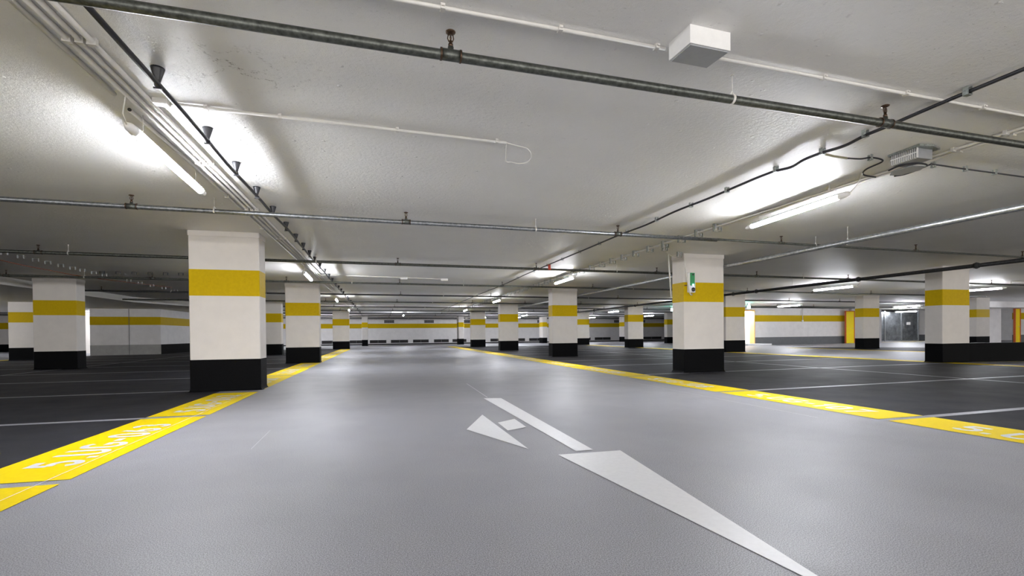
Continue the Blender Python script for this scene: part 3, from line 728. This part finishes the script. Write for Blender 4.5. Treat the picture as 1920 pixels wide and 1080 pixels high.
LAMPS = [
 (-1.80, 5.02, 2.46, .035, 'near left tube lamp beneath the white conduits'),
 (-1.78, 13.3, 2.44, .03, 'second tube lamp along the left conduits'),
 (-1.80, 21.8, 2.44, .03, 'third tube lamp along the left conduits'),
 (-1.80, 30.2, 2.44, .03, 'fourth tube lamp along the left conduits'),
 (5.24, 5.10, 2.46, -.10, 'near right tube lamp above the sensor column'),
 (5.17, 12.95, 2.44, -.03, 'second tube lamp along the right bracket row'),
 (5.25, 21.6, 2.44, -.03, 'third tube lamp along the right bracket row'),
 (5.25, 30.0, 2.44, -.03, 'fourth tube lamp along the right bracket row'),
 (15.75, 13.5, 2.44, 0, 'long tube lamp over the second lane, right of the sensor column'),
 (16.2, 31.1, 2.44, 0, 'lamp seen left of the warm lit distant column'),
 (23.4, 22.9, 2.42, .03, 'tube lamp in front of the right striped wall'),
 (22.3, 13.0, 2.44, 0, 'tube lamp showing at the right edge of the large right column'),
 (32.1, 22.4, 2.42, 0, 'long lamp in front of the metal gate, touching the large right column'),
 (40.6, 29.2-.8, 2.40, 0, 'lamp beside the yellow door column near the metal gate'),
 (1.75, 37.35, 2.42, 0, 'lone far lamp at the end of the driving lane'),
 (-18.2, 21.5, 2.40, 0, 'lamp beyond the left bays, hidden by the wide bay column'),
 (-15.2, 32.7, 2.30, 0, 'lamp lighting the passage left of the core wall'),
 (23.72, 27.5, 2.20, 0, 'lamp inside the lit doorway on the right'),
 (-24, 34.0, 2.40, 0, 'lamp at the far left by the pale column'),
 (15.75, 22.3, 2.44, 0, 'lamp over the second lane beyond the hidden column'),
 (-1.80, -3.3, 2.46, 0, 'unseen fill lamp continuing the left row behind the viewer'),  # added out of view to light the foreground
 (5.24, -3.3, 2.46, 0, 'unseen fill lamp continuing the right row behind the viewer'),  # right-hand counterpart, also unseen foreground fill
 (23.6, 38.5, 2.44, 0, 'far right tube lamp before the far wall'),
 (-7.2, 42.6, 2.44, 0, 'unseen far fill lamp beyond the core wall'),  # added out of sight to brighten the far end
 (11.6, 37.9, 2.44, 0, 'tiny lamp glowing at the right side of the third right lane column'),
 (12.4, 42.6, 2.44, 0, 'added fill lamp hidden behind the second right lane column'),  # put in behind the column to lift the far wall
 (-3.6, 42.7, 2.44, 0, 'added fill lamp hidden behind the farthest left lane column'),  # unseen lamp added as fill for the far wall
 (9.2, 42.8, 2.44, 0, 'added fill lamp hidden behind the fourth right lane column'),  # another added far wall fill, kept out of sight
 (20.0, 42.9, 2.44, 0, 'lamp in the far aisle left of the distant pillar'),
 (38.0, 17.5, 2.40, 0, 'tube lamp behind the low black wall'),
]
for i, (x, y, z, rz, lab) in enumerate(LAMPS):
    if lamp0 is None: lamp0 = make_lamp(); t = lamp0
    else: t = copy_tree(lamp0)
    t.location = (x, y, z); t.rotation_euler.z = rz; t['label'] = lab
    for ch in t.children:
        if ch.name.startswith('top_housing'): ch.rotation_euler.y = -.25 if x < 1.5 else .25
    t.scale.z = (H-z)/(H-2.46)*.999 if abs(z-2.46) > .001 else 1
# small green emergency lights
for x, y, lab in ((18.57, 27.5, 'small green glowing light left of the sensor column'), (21.6, 24.1, 'small green glowing light above the cream door')):
    p = empty('emergency_light', (x, y, 2.40), lab, 'light', 'green emergency lights')
    m = MB(); m.box(-.09, .09, -.03, .03, -.08, .08, .008); m.build('light_face', M_teal, p)
    m = MB(); m.box(-.09, .09, -.03, .03, .08, H-2.40-.001); m.build('bracket', M_plast, p)

# ------------------------------------------------------------------ parking sensor on column
p = empty('parking_sensor', (6.665, 9.163, 1.99), 'green and grey parking sensor with black lens on a column', 'sensor')
m = MB(); m.box(-.10, .095, -.045, 0, -.21, .24, .018); m.build('housing', M_plast, p)
m = MB(); m.box(-.05, .068, -.050, -.045, -.055, .228); m.build('green_panel', M_green, p)
m = MB(); m.lathe((.03, -.045, -.14), [(.046, 0), (.047, -.008), (.040, -.014), (.02, -.018)], 22, 'y'); m.build('lens', M_blackm, p)
m = MB(); m.lathe((.026, -.050, -.036), [(.018, 0), (.018, -.006), (.010, -.012)], 12, 'y'); m.build('status_light', M_led, p)
m = MB(); m.lathe((.026, -.050, .19), [(.022, 0), (.020, -.003)], 14, 'y'); m.build('emblem', M_blackm, p)
p = empty('slanted_conduit', (0, 0, 0), 'pale conduit slanting down beside the green parking sensor', 'conduit')
m = MB(); m.tube([(6.462, 9.13, 2.54), (6.475, 9.128, 2.5), (6.575, 9.097, 1.84), (6.60, 9.095, 1.75), (6.63, 9.10, 1.72), (6.67, 9.12, 1.73), (6.675, 9.14, 1.775)], [.012, .016, .016, .012, .009, .008, .007], 8); m.build('pipe', M_cond, p)
m = MB(); m.box(6.50, 6.54, 9.12, 9.165, 1.93, 1.95); m.build('clip', M_brass, p)
m = MB(); m.tube([(6.13, 9.2, 2.62), (6.135, 9.2, 2.46), (6.19, 9.2, 1.68)], [.010, .017, .017], 8)
tag(m.build('hanging_conduit', M_cond), 'pale conduit hanging left of the sensor column top', 'conduit')
# far wall vents
def fy(x): return far_y(x)
lows = [(-5.3, -1.9), (-.9, .5), (.95, 2.55), (3.05, 4.55), (5.1, 6.5), (7.0, 8.3), (10.9, 12.0), (13.6, 14.7), (15.2, 16.8), (20.6, 22.4), (22.9, 24.7), (27.6, 28.0), (29.0, 31.6)]
lows = [(-5.2, -3.4), (-2.95, -1.4), (-.95, .55), (1.0, 2.6), (3.1, 4.6), (5.15, 6.6), (7.0, 8.4), (9.0, 10.2), (10.95, 12.4), (13.2, 14.7), (15.2, 17.0), (20.4, 22.4), (22.95, 24.9), (26.6, 27.9), (28.9, 31.6)]
for i, (a, b_) in enumerate(lows):
    xm = (a+b_)/2; p = empty('low_wall_vent', (xm, fy(xm)-.006, .30), f'{ordn[i]} dark low vent from the left along the far wall', 'vent', 'dark low vents in the far wall')
    p.rotation_euler.z = math.atan(.05)
    hw = (b_-a)/2
    m = MB(); m.box(-hw, hw, -.01, 0, -.13, .13); m.build('opening', M_vent, p)
    m = MB(); m.box(-hw-.02, hw+.02, -.03, 0, .13, .155); m.box(-hw-.02, hw+.02, -.03, 0, -.155, -.13); m.box(-hw-.02, -hw, -.03, 0, -.13, .13); m.box(hw, hw+.02, -.03, 0, -.13, .13); m.box(-.012, .012, -.028, -.01, -.13, .13); m.build('frame', M_grille, p)
for i, (a, b_) in enumerate(((.4, 1.3), (4.2, 5.15), (8.2, 9.1), (16.1, 17.1), (25.3, 26.4), (28.3, 29.6))):
    xm = (a+b_)/2; p = empty('vent_grille', (xm, fy(xm)-.005, 2.22), f'{ordn[i]} grey high grille from the left on the far wall', 'vent', 'grey grilles above the yellow stripe')
    p.rotation_euler.z = math.atan(.05)
    m = MB(); m.box(-.47, .47, -.01, 0, -.14, .14); m.build('backing', M_vent, p)
    m = MB()
    for k in range(10): m.box(-.47+k*.1, -.43+k*.1, -.02, -.01, -.14, .14)
    m.box(-.49, .49, -.025, -.01, .12, .15); m.box(-.49, .49, -.025, -.01, -.15, -.12); m.build('slats', M_grille, p)
# far centre junctions on ceiling along the fourth pipe
for x, y, lab in ((.71, 14.8, 'small white ceiling box at the middle of a thin conduit'), (1.95, 14.95, 'white ceiling box at the right end of a thin conduit')):
    p = empty('junction_box', (x, y, H), lab, 'junction box', 'white ceiling boxes over the lane')
    m = MB(); m.box(-.11, .11, -.06, .06, -.06, 0, .006); m.build('box', M_plast, p)
    m = MB(); m.box(-.1, .1, -.05, .05, -.068, -.06); m.build('lid', M_cond, p)
conduit('white_conduit', [(-1.6, 14.45, 2.634), (.6, 14.72, 2.634), (1.9, 14.93, 2.634)], .014, 'thin white conduit joining two white ceiling boxes', [(-.32, 14.6, 2.634)])
# drop cable on the right striped wall
p = empty('wall_switch', (28.3, 26.58, 1.62), 'small switch with drop conduit on the right striped wall', 'switch')
m = MB(); m.box(-.06, .06, -.05, 0, -.07, .07, .006); m.build('box', M_plast, p)
m = MB(); m.tube([(0, -.03, .07), (0, -.03, .87)], .02, 8); m.build('conduit', M_cond, p)
# hanging pipes at far pillar
m = MB(); m.tube([(24.75, 43.8, H-.01), (24.75, 43.8, 1.6)], .03, 6)
tag(m.build('drop_pipe', M_galv), 'thin vertical pipe on the far pillar', 'pipe')
